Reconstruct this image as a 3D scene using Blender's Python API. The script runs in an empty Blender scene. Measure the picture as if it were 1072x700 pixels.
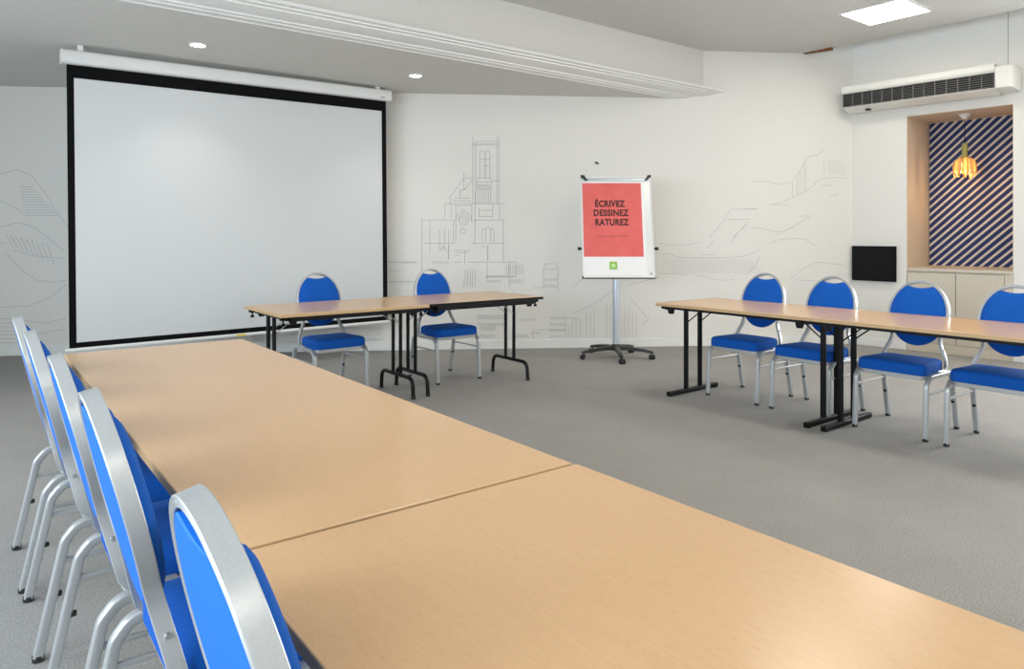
import bpy, bmesh, math, random
from mathutils import Vector, Matrix
random.seed(7)
scene = bpy.context.scene
COL = scene.collection
PI = math.pi
R = math.radians

DL_LEFT, DL_RIGHT, PANEL, EXPOSURE = 100, 110, 14, 0.36
# outline strokes of the wall drawings, in metres along the wall and up
MURAL_CATH = '4.982,2.396 4.982,1.635;5.013,2.335 5.013,1.635;5.253,2.387 5.253,1.636;5.277,2.4 5.277,1.636;5.013,2.335 5.247,2.338;4.976,2.308 5.277,2.311;4.976,2.293 5.259,2.296;4.664,1.634 5.345,1.637;5.191,1.892 5.29,1.893;5.062,2.213 5.062,1.918;5.111,2.22 5.111,1.918;5.129,2.22 5.129,1.919;5.173,2.214 5.173,1.919;5.062,2.213 5.086,2.238 5.111,2.213;5.129,2.214 5.152,2.238 5.173,2.214;5.062,2.139 5.173,2.14;5.123,2.064 5.173,2.064;5.031,1.924 5.191,1.925;5.031,1.881 5.191,1.882;5.031,1.924 5.031,1.789;5.191,1.925 5.191,1.79;5.037,1.85 5.185,1.851;5.037,1.834 5.185,1.835;5.037,1.82 5.185,1.82;5.037,1.805 5.185,1.806;5.037,1.79 5.185,1.791;4.88,1.984 4.88,1.794;4.88,1.923 4.976,1.924;4.88,1.917 4.817,1.831 4.719,1.695;4.976,1.905 4.902,1.806 4.835,1.757;4.853,1.794 4.909,1.794;4.78,1.696 4.951,1.696;4.756,1.665 4.964,1.666;4.731,1.695 4.731,1.634;4.835,1.806 4.835,1.696;5.037,1.783 5.037,1.635;5.062,1.783 5.062,1.635;5.086,1.783 5.086,1.636;5.111,1.783 5.111,1.636;5.136,1.783 5.136,1.636;5.16,1.783 5.16,1.636;5.185,1.784 5.185,1.636;4.412,1.45 4.792,1.451;4.984,1.451 5.33,1.452;4.412,1.468 4.412,0.828;4.503,1.445 4.503,1.087;4.61,1.346 4.61,1.117;4.666,1.346 4.666,1.117;4.713,1.339 4.713,1.01;4.765,1.446 4.765,1.193;4.443,1.191 4.777,1.19;4.961,1.19 5.33,1.19;5.325,1.47 5.325,0.977;5.284,1.632 5.284,1.455;4.971,1.623 4.971,1.423;5.007,1.776 5.007,1.193;5.083,1.331 5.083,1.208;5.129,1.347 5.129,1.208;5.183,1.347 5.183,1.208;5.222,1.331 5.222,1.208;5.083,1.331 5.106,1.362 5.129,1.331;5.129,1.339 5.156,1.37 5.183,1.339;5.183,1.331 5.203,1.362 5.222,1.331;4.792,1.446 4.8,1.5 4.879,1.569 4.961,1.5 4.968,1.446;4.815,1.446 4.826,1.484 4.879,1.538 4.938,1.485 4.945,1.446;4.792,1.622 4.792,1.193;4.739,1.637 4.739,1.469;4.67,1.637 4.67,1.469;4.777,1.614 4.968,1.615;5.153,1.17 5.153,0.993;5.145,1.17 5.145,0.993;4.708,1.17 4.708,1.01;4.617,1.102 4.648,1.155 4.701,1.086;5.083,1.162 5.129,1.139;4.777,1.109 4.961,1.109;4.785,1.086 4.93,1.086;4.785,1.056 4.838,1.055;4.892,1.109 4.892,0.948;5.053,1.592 5.053,1.485;5.045,1.562 5.206,1.562;5.053,1.493 5.206,1.493;5.206,1.624 5.206,1.485;4.291,0.981 4.352,0.98;4.777,0.979 4.853,0.979;4.93,0.978 5.469,0.977;5.392,0.977 5.392,0.699;5.137,0.816 5.469,0.815;4.932,1.446 4.928,1.426 4.916,1.409 4.899,1.398 4.879,1.394 4.86,1.398 4.843,1.409 4.831,1.426 4.827,1.446 4.831,1.466 4.843,1.483 4.86,1.494 4.879,1.498 4.899,1.494 4.916,1.483 4.928,1.466 4.932,1.446;4.907,1.446 4.905,1.436 4.899,1.427 4.89,1.421 4.879,1.419 4.869,1.421 4.86,1.427 4.854,1.436 4.852,1.446 4.854,1.457 4.86,1.466 4.869,1.472 4.879,1.474 4.89,1.472 4.899,1.466 4.905,1.457 4.907,1.446;4.904,1.327 4.902,1.315 4.895,1.305 4.885,1.298 4.873,1.296 4.862,1.298 4.852,1.305 4.845,1.315 4.843,1.327 4.845,1.338 4.852,1.348 4.862,1.355 4.873,1.357 4.885,1.355 4.895,1.348 4.902,1.338 4.904,1.327'
MURAL_CITY = '4.196,0.995 4.196,0.963;4.218,0.995 4.218,0.963;4.239,0.995 4.239,0.963;4.26,0.994 4.26,0.962;4.281,0.994 4.281,0.962;4.302,0.994 4.302,0.962;4.323,0.994 4.323,0.962;4.344,0.994 4.344,0.962;4.535,0.994 4.535,0.961;4.556,0.993 4.556,0.961;4.578,0.993 4.578,0.961;4.599,0.993 4.599,0.961;4.62,0.993 4.62,0.961;4.641,0.993 4.641,0.961;4.663,0.993 4.663,0.961;4.684,0.993 4.684,0.961;4.705,0.993 4.705,0.961;5.134,0.83 5.134,0.803;5.151,0.83 5.151,0.803;5.169,0.83 5.169,0.803;5.186,0.83 5.186,0.803;5.203,0.83 5.203,0.803;5.22,0.83 5.22,0.803;5.238,0.83 5.238,0.803;5.255,0.83 5.255,0.803;5.272,0.83 5.272,0.803;5.289,0.829 5.289,0.802;5.307,0.829 5.307,0.802;5.324,0.829 5.324,0.802;5.341,0.829 5.341,0.802;5.359,0.829 5.359,0.802;5.376,0.829 5.376,0.802;5.393,0.829 5.393,0.802;5.411,0.829 5.411,0.802;5.428,0.829 5.428,0.802;5.445,0.829 5.445,0.802;5.463,0.829 5.463,0.802;5.393,0.764 5.393,0.737;5.411,0.764 5.411,0.737;5.428,0.764 5.428,0.737;5.445,0.764 5.445,0.737;5.463,0.764 5.463,0.737;5.48,0.764 5.48,0.737;5.497,0.764 5.497,0.737;5.515,0.763 5.515,0.736;5.532,0.763 5.532,0.736;5.55,0.763 5.55,0.736;5.145,0.776 5.145,0.749;5.162,0.776 5.162,0.749;5.179,0.776 5.179,0.749;5.197,0.776 5.197,0.749;5.214,0.776 5.214,0.749;5.231,0.776 5.231,0.749;5.248,0.776 5.248,0.749;5.266,0.776 5.266,0.749;5.283,0.776 5.283,0.749;5.3,0.775 5.3,0.749;5.785,0.794 5.785,0.762;5.803,0.794 5.803,0.762;5.822,0.794 5.822,0.762;5.841,0.794 5.841,0.762;5.859,0.794 5.859,0.761;5.878,0.794 5.878,0.761;5.896,0.794 5.896,0.761;5.915,0.794 5.915,0.761;5.934,0.794 5.934,0.761;5.785,0.719 5.785,0.686;5.803,0.718 5.803,0.686;5.822,0.718 5.822,0.686;5.841,0.718 5.841,0.686;5.859,0.718 5.859,0.686;5.878,0.718 5.878,0.685;5.896,0.718 5.896,0.685;5.915,0.718 5.915,0.685;5.934,0.718 5.934,0.685;5.037,0.369 5.037,0.336;5.056,0.368 5.056,0.336;5.074,0.368 5.074,0.336;5.092,0.368 5.092,0.336;5.11,0.368 5.11,0.336;5.129,0.368 5.129,0.335;5.147,0.367 5.147,0.335;5.165,0.367 5.165,0.335;5.184,0.367 5.184,0.335;5.202,0.367 5.202,0.335;5.22,0.367 5.22,0.334;5.239,0.366 5.239,0.334;5.257,0.366 5.257,0.334;5.275,0.366 5.275,0.334;5.294,0.366 5.294,0.334;5.312,0.366 5.312,0.333;5.331,0.366 5.331,0.333;5.037,0.293 5.037,0.261;5.056,0.293 5.056,0.261;5.074,0.293 5.074,0.261;5.092,0.293 5.092,0.26;5.11,0.292 5.11,0.26;5.129,0.292 5.129,0.26;5.147,0.292 5.147,0.26;5.165,0.292 5.165,0.26;5.184,0.292 5.184,0.259;5.202,0.291 5.202,0.259;5.22,0.291 5.22,0.259;5.239,0.291 5.239,0.259;5.257,0.291 5.257,0.259;5.275,0.291 5.275,0.258;5.294,0.29 5.294,0.258;5.312,0.29 5.312,0.258;5.331,0.29 5.331,0.258;5.08,0.239 5.08,0.207;5.099,0.239 5.099,0.207;5.117,0.239 5.117,0.206;5.135,0.238 5.135,0.206;5.153,0.238 5.153,0.206;5.172,0.238 5.172,0.206;5.19,0.238 5.19,0.205;5.208,0.238 5.208,0.205;5.227,0.237 5.227,0.205;5.08,0.164 5.08,0.132;5.099,0.164 5.099,0.131;5.117,0.163 5.117,0.131;5.135,0.163 5.135,0.131;5.153,0.163 5.153,0.131;5.172,0.163 5.172,0.13;5.19,0.162 5.19,0.13;5.208,0.162 5.208,0.13;5.227,0.162 5.227,0.13;5.861,0.36 5.861,0.328;5.88,0.36 5.88,0.327;5.899,0.36 5.899,0.327;5.917,0.36 5.917,0.327;5.936,0.359 5.936,0.327;5.955,0.359 5.955,0.327;5.973,0.359 5.973,0.326;5.992,0.359 5.992,0.326;6.011,0.359 6.011,0.326;6.029,0.358 6.029,0.326;5.861,0.284 5.861,0.252;5.88,0.284 5.88,0.251;5.899,0.284 5.899,0.251;5.917,0.284 5.917,0.251;5.936,0.283 5.936,0.251;5.955,0.283 5.955,0.251;5.973,0.283 5.973,0.25;5.992,0.283 5.992,0.25;6.011,0.283 6.011,0.25;6.029,0.282 6.029,0.25;5.861,0.219 5.861,0.187;5.88,0.219 5.88,0.186;5.899,0.219 5.899,0.186;5.917,0.218 5.917,0.186;5.936,0.218 5.936,0.186;5.955,0.218 5.955,0.185;5.973,0.218 5.973,0.185;5.992,0.218 5.992,0.185;6.011,0.217 6.011,0.185;6.029,0.217 6.029,0.185;5.861,0.143 5.861,0.121;5.88,0.143 5.88,0.121;5.899,0.143 5.899,0.121;5.917,0.142 5.917,0.121;5.936,0.142 5.936,0.121;5.955,0.142 5.955,0.12;5.973,0.142 5.973,0.12;5.992,0.142 5.992,0.12;6.011,0.141 6.011,0.12;5.437,0.159 5.437,0.127;5.453,0.159 5.453,0.127;5.469,0.159 5.469,0.127;5.485,0.159 5.485,0.126;5.502,0.159 5.502,0.126;5.518,0.158 5.518,0.126;5.534,0.158 5.534,0.126;5.551,0.158 5.551,0.125;5.567,0.158 5.567,0.125;5.583,0.157 5.583,0.125;5.6,0.157 5.6,0.125;4.028,0.995 4.028,0.974;4.049,0.995 4.049,0.974;4.07,0.995 4.07,0.974;4.091,0.995 4.091,0.974;4.112,0.995 4.112,0.974;4.133,0.995 4.133,0.974;4.154,0.995 4.154,0.973;4.175,0.995 4.175,0.973;4.028,0.9 4.028,0.878;4.049,0.899 4.049,0.878;4.07,0.899 4.07,0.878;4.091,0.899 4.091,0.878;4.112,0.899 4.112,0.878;4.133,0.899 4.133,0.878;4.154,0.899 4.154,0.878;4.175,0.899 4.175,0.878;4.039,0.772 4.039,0.751;4.057,0.772 4.057,0.751;4.076,0.772 4.076,0.75;4.095,0.772 4.095,0.75;4.114,0.772 4.114,0.75;4.133,0.771 4.133,0.75;4.152,0.771 4.152,0.75;4.171,0.771 4.171,0.75;4.19,0.771 4.19,0.75;4.209,0.771 4.209,0.75;4.228,0.771 4.228,0.75;4.247,0.771 4.247,0.749;4.266,0.771 4.266,0.749;4.285,0.771 4.285,0.749;2.571,0.195 2.571,0.132;2.586,0.195 2.586,0.132;2.6,0.195 2.6,0.132;2.614,0.195 2.614,0.132;2.628,0.194 2.628,0.132;2.643,0.194 2.643,0.131;2.657,0.194 2.657,0.131;2.671,0.194 2.671,0.131;2.685,0.194 2.685,0.131;2.939,0.274 2.939,0.243;2.956,0.274 2.956,0.243;2.974,0.274 2.974,0.243;2.991,0.274 2.991,0.242;3.008,0.274 3.008,0.242;3.026,0.273 3.026,0.242;3.043,0.273 3.043,0.242;3.061,0.273 3.061,0.242;3.078,0.273 3.078,0.241;3.096,0.273 3.096,0.241;3.113,0.272 3.113,0.241;3.131,0.272 3.131,0.241;3.148,0.272 3.148,0.24;3.166,0.272 3.166,0.24;3.183,0.272 3.183,0.24;3.201,0.271 3.201,0.24;3.218,0.271 3.218,0.24;3.236,0.271 3.236,0.239;3.253,0.271 3.253,0.239;3.271,0.271 3.271,0.239;3.288,0.27 3.288,0.239;3.306,0.27 3.306,0.239;3.324,0.27 3.324,0.238;3.341,0.27 3.341,0.238;3.359,0.27 3.359,0.238;3.376,0.269 3.376,0.238;3.394,0.269 3.394,0.238;3.412,0.269 3.412,0.237;3.429,0.269 3.429,0.237;3.447,0.269 3.447,0.237;3.464,0.268 3.464,0.237;3.482,0.268 3.482,0.237;3.5,0.268 3.5,0.236;3.517,0.268 3.517,0.236;3.535,0.268 3.535,0.236;3.553,0.267 3.553,0.236;3.57,0.267 3.57,0.235;3.588,0.267 3.588,0.235;3.606,0.267 3.606,0.235;3.623,0.267 3.623,0.235;3.641,0.266 3.641,0.235;3.659,0.266 3.659,0.234;3.676,0.266 3.676,0.234;3.694,0.266 3.694,0.234;3.712,0.266 3.712,0.234;3.73,0.265 3.73,0.234;3.747,0.265 3.747,0.233;3.765,0.265 3.765,0.233;3.783,0.265 3.783,0.233;3.801,0.265 3.801,0.233;3.818,0.264 3.818,0.233;3.836,0.264 3.836,0.232;3.854,0.264 3.854,0.232;3.872,0.264 3.872,0.232;3.89,0.263 3.89,0.232;3.907,0.263 3.907,0.231;3.925,0.263 3.925,0.231;3.943,0.263 3.943,0.231;3.961,0.263 3.961,0.231;2.939,0.201 2.939,0.18;2.962,0.201 2.962,0.18;2.986,0.2 2.986,0.179;3.009,0.2 3.009,0.179;3.033,0.2 3.033,0.179;3.057,0.2 3.057,0.178;3.08,0.199 3.08,0.178;3.104,0.199 3.104,0.178;3.128,0.199 3.128,0.178;3.151,0.198 3.151,0.177;3.175,0.198 3.175,0.177;3.199,0.198 3.199,0.177;3.222,0.197 3.222,0.176;3.246,0.197 3.246,0.176;3.27,0.197 3.27,0.176;3.294,0.197 3.294,0.176;3.317,0.196 3.317,0.175;3.341,0.196 3.341,0.175;3.365,0.196 3.365,0.175;3.389,0.195 3.389,0.174;3.413,0.195 3.413,0.174;3.436,0.195 3.436,0.174;3.46,0.195 3.46,0.173;3.484,0.194 3.484,0.173;3.508,0.194 3.508,0.173;3.532,0.194 3.532,0.173;3.556,0.193 3.556,0.172;3.58,0.193 3.58,0.172;3.604,0.193 3.604,0.172;3.628,0.192 3.628,0.171;3.651,0.192 3.651,0.171;3.675,0.192 3.675,0.171;3.699,0.192 3.699,0.17;3.723,0.191 3.723,0.17;3.747,0.191 3.747,0.17;3.771,0.191 3.771,0.169;3.795,0.19 3.795,0.169;3.819,0.19 3.819,0.169;3.844,0.19 3.844,0.169;3.868,0.189 3.868,0.168;3.892,0.189 3.892,0.168;3.916,0.189 3.916,0.168;3.94,0.189 3.94,0.167;3.964,0.188 3.964,0.167;3.35,0.143 3.35,0.112;3.368,0.143 3.368,0.111;3.386,0.143 3.386,0.111;3.403,0.142 3.403,0.111;3.421,0.142 3.421,0.111;3.439,0.142 3.439,0.11;3.456,0.142 3.456,0.11;3.474,0.142 3.474,0.11;3.491,0.141 3.491,0.11;3.509,0.141 3.509,0.109;3.527,0.141 3.527,0.109;3.544,0.141 3.544,0.109;3.562,0.14 3.562,0.109;3.58,0.14 3.58,0.108;3.597,0.14 3.597,0.108;3.615,0.14 3.615,0.108;3.633,0.139 3.633,0.108;3.65,0.139 3.65,0.108;3.668,0.139 3.668,0.107;3.686,0.139 3.686,0.107;3.704,0.139 3.704,0.107;3.721,0.138 3.721,0.107;3.739,0.138 3.739,0.106;3.757,0.138 3.757,0.106;3.775,0.138 3.775,0.106;3.792,0.137 3.792,0.106;3.81,0.137 3.81,0.105;3.828,0.137 3.828,0.105;3.846,0.137 3.846,0.105;3.863,0.137 3.863,0.105;3.881,0.136 3.881,0.104;3.899,0.136 3.899,0.104;3.917,0.136 3.917,0.104;3.935,0.136 3.935,0.104;3.952,0.135 3.952,0.104;3.97,0.135 3.97,0.103;5.523,0.342 5.523,0.31;5.543,0.342 5.543,0.309;5.563,0.342 5.563,0.309;5.582,0.341 5.582,0.309;5.602,0.341 5.602,0.309;5.621,0.341 5.621,0.308;5.641,0.341 5.641,0.308;5.661,0.341 5.661,0.308;5.68,0.34 5.68,0.308;5.643,0.189 5.643,0.157;5.663,0.189 5.663,0.156;5.682,0.189 5.682,0.156;5.702,0.188 5.702,0.156;5.722,0.188 5.722,0.156;5.741,0.188 5.741,0.156;4.898,0.896 4.898,0.703;4.926,0.896 4.926,0.702;4.954,0.896 4.954,0.702;4.981,0.895 4.981,0.702;5.009,0.895 5.009,0.702;5.361,0.948 5.361,0.84;5.385,0.948 5.385,0.84;5.408,0.948 5.408,0.84;5.432,0.947 5.432,0.84;5.456,0.947 5.456,0.839;5.48,0.947 5.48,0.839;5.504,0.947 5.504,0.839;5.528,0.947 5.528,0.839;5.552,0.947 5.552,0.839;4.556,0.224 4.556,0.149;4.573,0.224 4.573,0.149;4.59,0.223 4.59,0.148;4.607,0.223 4.607,0.148;4.624,0.223 4.624,0.148;5.785,0.896 5.949,0.896;5.807,0.957 5.927,0.957;5.785,0.903 5.785,0.664;5.949,0.902 5.949,0.663;5.807,0.957 5.785,0.903;5.927,0.957 5.949,0.902;5.665,0.687 5.785,0.686;5.393,0.775 5.578,0.774;5.687,0.21 6.037,0.206;5.037,0.379 5.361,0.376;5.059,0.25 5.253,0.248;4.018,0.979 4.291,0.978;3.976,0.767 4.397,0.765;6.037,0.337 6.169,0.335;6.037,0.337 6.037,0.097;5.665,0.211 5.665,0.102;4.876,0.778 4.876,0.703;5.145,0.97 5.145,0.744;5.469,0.969 5.469,0.807;2.939,0.222 3.976,0.209;2.939,0.107 3.976,0.093;2.582,0.122 2.693,0.12;6.07,0.26 6.07,0.097;6.114,0.325 6.114,0.096;6.158,0.335 6.158,0.096;6.202,0.346 6.202,0.095;6.279,0.399 6.279,0.094;6.323,0.41 6.323,0.094;6.368,0.431 6.368,0.093;6.512,0.496 6.512,0.091;6.556,0.495 6.556,0.091;6.723,0.417 6.723,0.089;6.768,0.439 6.768,0.088;6.813,0.383 6.813,0.087;6.857,0.361 6.857,0.087;6.125,0.401 6.323,0.475 6.523,0.605 6.679,0.713;6.734,0.702 7.127,0.798;6.79,0.559 7.003,0.316 6.924,0.251;6.125,0.695 6.257,0.803'
MURAL_HILLS = '7.127,1.191 7.223,1.172 7.336,1.167 7.482,1.175 7.611,1.206;7.97,1.579 7.905,1.476 7.823,1.365 7.725,1.262;7.693,1.127 7.79,1.222;7.978,1.584 8.299,1.585;7.913,1.464 8.216,1.465;8.184,1.436 8.101,1.349 8.019,1.262;7.159,1.05 7.255,1.073 7.32,1.033 7.384,1.025 7.498,1.02 7.709,1.02 7.937,1.024 8.101,1.031 8.233,1.071 8.332,1.118;7.127,0.838 7.288,0.84 7.449,0.828;7.563,0.82 7.676,0.795 7.807,0.763 7.937,0.759 8.019,0.77;7.611,1.056 7.79,1.056;7.97,1.19 8.036,1.27;8.167,0.817 8.266,0.919 8.332,1.047;8.004,1.263 8.181,1.412;8.228,1.377 8.37,1.355 8.513,1.32 8.608,1.325 8.727,1.378 8.943,1.505;8.441,1.183 8.56,1.229 8.751,1.245 8.895,1.229 9.015,1.148;8.703,0.77 8.847,0.884 9.015,0.964 9.28,0.94 9.402,0.916;8.751,0.758 9.087,0.744;8.513,1.275 8.632,1.321;8.233,1.906 8.348,1.91 8.447,1.904 8.53,1.876 8.713,1.901 8.796,2.005 8.88,2.166 8.946,2.215 9.03,2.219 9.097,2.281;8.721,1.901 8.721,1.73;8.78,1.989 8.78,1.753;8.818,2.038 8.818,1.769;8.863,2.126 8.863,1.79;8.888,2.166 8.888,1.798;8.464,1.636 8.597,1.669 8.73,1.725 8.88,1.79 8.963,1.854 9.03,1.919 9.148,1.957 9.299,1.961 9.4,1.954;8.151,1.589 8.299,1.589;9.111,2.168 9.111,2.024;9.08,1.865 9.215,1.866;8.481,1.636 8.68,1.637;9.181,1.743 9.282,1.768;8.813,1.501 8.93,1.51;8.688,1.357 8.746,1.381'
MURAL_HATCH = '7.159,1.01 7.312,0.841;7.194,1.01 7.347,0.841;7.23,1.01 7.383,0.841;7.265,1.01 7.418,0.841;7.301,1.01 7.454,0.841;7.336,1.01 7.49,0.84;7.372,1.01 7.525,0.84;7.407,1.01 7.561,0.84;7.443,1.009 7.597,0.84;7.478,1.009 7.633,0.84;7.514,1.009 7.668,0.84;7.55,1.009 7.704,0.839;7.585,1.009 7.74,0.839;7.621,1.009 7.776,0.839;7.657,1.009 7.812,0.839;7.693,1.009 7.848,0.839;7.729,1.009 7.884,0.839;7.764,1.008 7.919,0.838;7.8,1.008 7.955,0.838;7.836,1.008 7.991,0.838;7.872,1.008 8.028,0.838;7.908,1.008 8.064,0.838;7.944,1.008 8.1,0.838;7.98,1.008 8.136,0.837;8.016,1.008 8.172,0.837;8.052,1.008 8.208,0.837;8.088,1.008 8.244,0.837;8.124,1.007 8.281,0.837;8.161,1.007 8.317,0.837;8.197,1.007 8.353,0.836;9.148,2.169 9.19,1.992;9.171,2.163 9.213,1.993;9.195,2.156 9.237,1.993;9.218,2.169 9.26,1.993;9.242,2.163 9.284,1.993;9.265,2.157 9.307,1.993;9.289,2.17 9.331,1.994;9.312,2.164 9.355,1.994;9.336,2.158 9.378,1.994'
MURAL_LEFT = '-0.054,1.919 -0.031,1.931 0.142,1.978 0.286,1.918 0.402,1.766 0.518,1.568 0.62,1.415 0.722,1.262;-0.054,1.359 -0.031,1.368 0.142,1.414 0.315,1.369 0.46,1.246 0.62,1.108;0.098,1.125 0.286,1.063 0.634,1.032;0.041,1.079 0.199,0.896 0.344,0.803 0.518,0.778 0.634,0.802;-0.054,0.507 -0.031,0.516 0.257,0.529 0.489,0.619 0.634,0.756;0.199,0.377 0.402,0.344 0.634,0.388;-0.054,1.657 0.055,1.612 0.199,1.521;-0.054,1.216 0.027,1.186;0.315,0.223 0.634,0.28;0.168,1.795 0.302,1.796;0.173,1.768 0.325,1.769;0.178,1.74 0.349,1.741;0.183,1.713 0.372,1.714;0.188,1.686 0.396,1.687;0.193,1.658 0.419,1.659;0.199,1.631 0.443,1.632;0.204,1.603 0.466,1.604;0.209,1.576 0.49,1.577;0.214,1.548 0.513,1.549;0.219,1.521 0.537,1.522;0.225,1.494 0.56,1.494;-0.054,0.395 0.142,0.393;-0.054,0.352 0.142,0.35;-0.054,0.31 0.142,0.307;-0.054,0.267 0.142,0.265;-0.054,0.225 0.142,0.222;-0.054,0.182 0.142,0.179;-0.054,0.139 0.142,0.137;-0.054,0.097 0.142,0.094;0.027,1.292 0.098,1.17;0.078,1.28 0.15,1.146;0.13,1.268 0.202,1.121;0.182,1.256 0.254,1.097;0.234,1.243 0.306,1.072;0.286,1.231 0.358,1.048;0.338,1.219 0.41,1.023;0.39,1.207 0.463,0.998;0.442,1.194 0.515,0.974'

# ------------------------------------------------------------------ materials
def mat(name, color, rough=0.6, metal=0.0, spec=0.5, emit=None, estr=0.0):
    m = bpy.data.materials.new(name); m.use_nodes = True
    b = m.node_tree.nodes['Principled BSDF']
    b.inputs['Base Color'].default_value = (*color, 1)
    b.inputs['Roughness'].default_value = rough
    b.inputs['Metallic'].default_value = metal
    b.inputs['Specular IOR Level'].default_value = spec
    if emit:
        b.inputs['Emission Color'].default_value = (*emit, 1)
        b.inputs['Emission Strength'].default_value = estr
    return m

def nodes(m):
    nt = m.node_tree
    return nt, nt.nodes, nt.links, nt.nodes['Principled BSDF']

def coords(nt, scale=(1, 1, 1), rot=(0, 0, 0), kind='Object'):
    tc = nt.nodes.new('ShaderNodeTexCoord'); mp = nt.nodes.new('ShaderNodeMapping')
    mp.inputs['Scale'].default_value = scale; mp.inputs['Rotation'].default_value = rot
    nt.links.new(tc.outputs[kind], mp.inputs['Vector'])
    return mp.outputs['Vector']

def noise(nt, vec, scale, detail=2, rough=0.5):
    n = nt.nodes.new('ShaderNodeTexNoise')
    n.inputs['Scale'].default_value = scale; n.inputs['Detail'].default_value = detail
    n.inputs['Roughness'].default_value = rough
    nt.links.new(vec, n.inputs['Vector'])
    return n.outputs['Fac']

def ramp(nt, fac, stops):
    r = nt.nodes.new('ShaderNodeValToRGB')
    e = r.color_ramp.elements
    while len(e) < len(stops): e.new(0.5)
    for el, (p, c) in zip(e, stops):
        el.position = p; el.color = (*c, 1)
    nt.links.new(fac, r.inputs['Fac'])
    return r.outputs['Color']

def bump(nt, fac, bsdf, strength, dist=0.01):
    b = nt.nodes.new('ShaderNodeBump')
    b.inputs['Strength'].default_value = strength; b.inputs['Distance'].default_value = dist
    nt.links.new(fac, b.inputs['Height']); nt.links.new(b.outputs['Normal'], bsdf.inputs['Normal'])

def speckled(name, c1, c2, scale, rough, bstr=0.0, spec=0.3, detail=2, metal=0.0, vscale=(1, 1, 1), lo=0.35, hi=0.65, dist=0.01):
    m = mat(name, c1, rough, metal, spec); nt, ns, ln, b = nodes(m)
    v = coords(nt, vscale); f = noise(nt, v, scale, detail)
    ln.new(ramp(nt, f, [(lo, c1), (hi, c2)]), b.inputs['Base Color'])
    if bstr: bump(nt, f, b, bstr, dist)
    return m

M = {}
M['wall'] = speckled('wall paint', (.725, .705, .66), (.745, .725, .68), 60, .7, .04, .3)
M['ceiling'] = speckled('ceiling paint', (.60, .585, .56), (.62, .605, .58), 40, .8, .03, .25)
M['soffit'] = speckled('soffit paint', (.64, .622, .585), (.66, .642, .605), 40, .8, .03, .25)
M['trim'] = mat('white gloss trim', (.76, .755, .73), .45)
M['beige'] = speckled('beige cupboard paint', (.56, .50, .41), (.58, .52, .43), 30, .5, .02, .35)
M['recess'] = speckled('peach recess paint', (.66, .54, .42), (.68, .56, .44), 30, .65, .02, .3)
M['rawwood'] = speckled('raw brown timber', (.16, .06, .02), (.28, .12, .05), 30, .8, .1, .3)
M['pencil'] = mat('mural pencil line', (.43, .435, .44), .8)
M['pencil2'] = mat('mural faint line', (.45, .455, .455), .8)
# carpet
m = mat('carpet', (.2, .2, .19), .95, 0, .1); nt, ns, ln, b = nodes(m)
v = coords(nt); f1 = noise(nt, v, 170, 4, .75); f2 = noise(nt, v, 3.5, 3, .6)
c1 = ramp(nt, f1, [(.32, (.18, .173, .162)), (.68, (.47, .455, .43))])
c2 = ramp(nt, f2, [(.3, (.95, .95, .95)), (.7, (1.03, 1.03, 1.03))])
mx = ns.new('ShaderNodeMix'); mx.data_type = 'RGBA'; mx.blend_type = 'MULTIPLY'; mx.inputs['Factor'].default_value = 1
ln.new(c1, mx.inputs[6]); ln.new(c2, mx.inputs[7]); ln.new(mx.outputs[2], b.inputs['Base Color'])
bump(nt, f1, b, .5, .006); M['carpet'] = m
# beech laminate
m = mat('beech laminate', (.7, .46, .27), .24, 0, .4); nt, ns, ln, b = nodes(m)
v = coords(nt, (1.2, 16, 16)); f1 = noise(nt, v, 5, 4, .6)
v2 = coords(nt, (22, 130, 130)); f2 = noise(nt, v2, 3, 2, .5)
c1 = ramp(nt, f1, [(.25, (.612, .385, .202)), (.75, (.632, .40, .212))])
c2 = ramp(nt, f2, [(.36, (.90, .87, .83)), (.46, (1, 1, 1))])
mx = ns.new('ShaderNodeMix'); mx.data_type = 'RGBA'; mx.blend_type = 'MULTIPLY'; mx.inputs['Factor'].default_value = .45
ln.new(c1, mx.inputs[6]); ln.new(c2, mx.inputs[7]); ln.new(mx.outputs[2], b.inputs['Base Color'])
M['beech'] = m
M['beech_edge'] = mat('beech edge band', (.50, .33, .17), .4)
M['black'] = mat('black powder coat', (.003, .003, .0035), .38, 0, .22)
M['blackmatt'] = mat('matt black', (.0025, .0025, .003), .7, 0, .12)
M['rubber'] = mat('black rubber', (.012, .012, .012), .7)
M['silver'] = speckled('silver metal paint', (.455, .47, .475), (.485, .50, .505), 200, .34, 0, .5, 2, .5)
M['chrome'] = mat('bright steel rod', (.55, .56, .58), .3, .8)
m = mat('blue fabric', (.004, .09, .5), .85, 0, .25); nt, ns, ln, b = nodes(m)
v = coords(nt); f1 = noise(nt, v, 420, 2, .6)
ln.new(ramp(nt, f1, [(.3, (.0006, .066, .345)), (.7, (.0015, .094, .44))]), b.inputs['Base Color'])
b.inputs['Sheen Weight'].default_value = .10; b.inputs['Sheen Tint'].default_value = (.15, .4, 1, 1)
bump(nt, f1, b, .25, .002); M['blue'] = m
m = mat('blue back panel', (.006, .16, .70), .6, 0, .3); nt, ns, ln, b = nodes(m)
v = coords(nt); f1 = noise(nt, v, 300, 2, .6)
ln.new(ramp(nt, f1, [(.3, (.0008, .125, .58)), (.7, (.0015, .145, .64))]), b.inputs['Base Color']); M['bluepanel'] = m
M['screen'] = mat('projection fabric', (.61, .625, .625), .55, 0, .35)
M['white'] = mat('white plastic', (.74, .74, .72), .4)
M['yellow'] = mat('yellow sticker', (.75, .6, .05), .5)
M['greytext'] = mat('grey print', (.28, .28, .27), .6)
M['whiteboard'] = mat('whiteboard enamel', (.77, .77, .74), .2)
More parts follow.
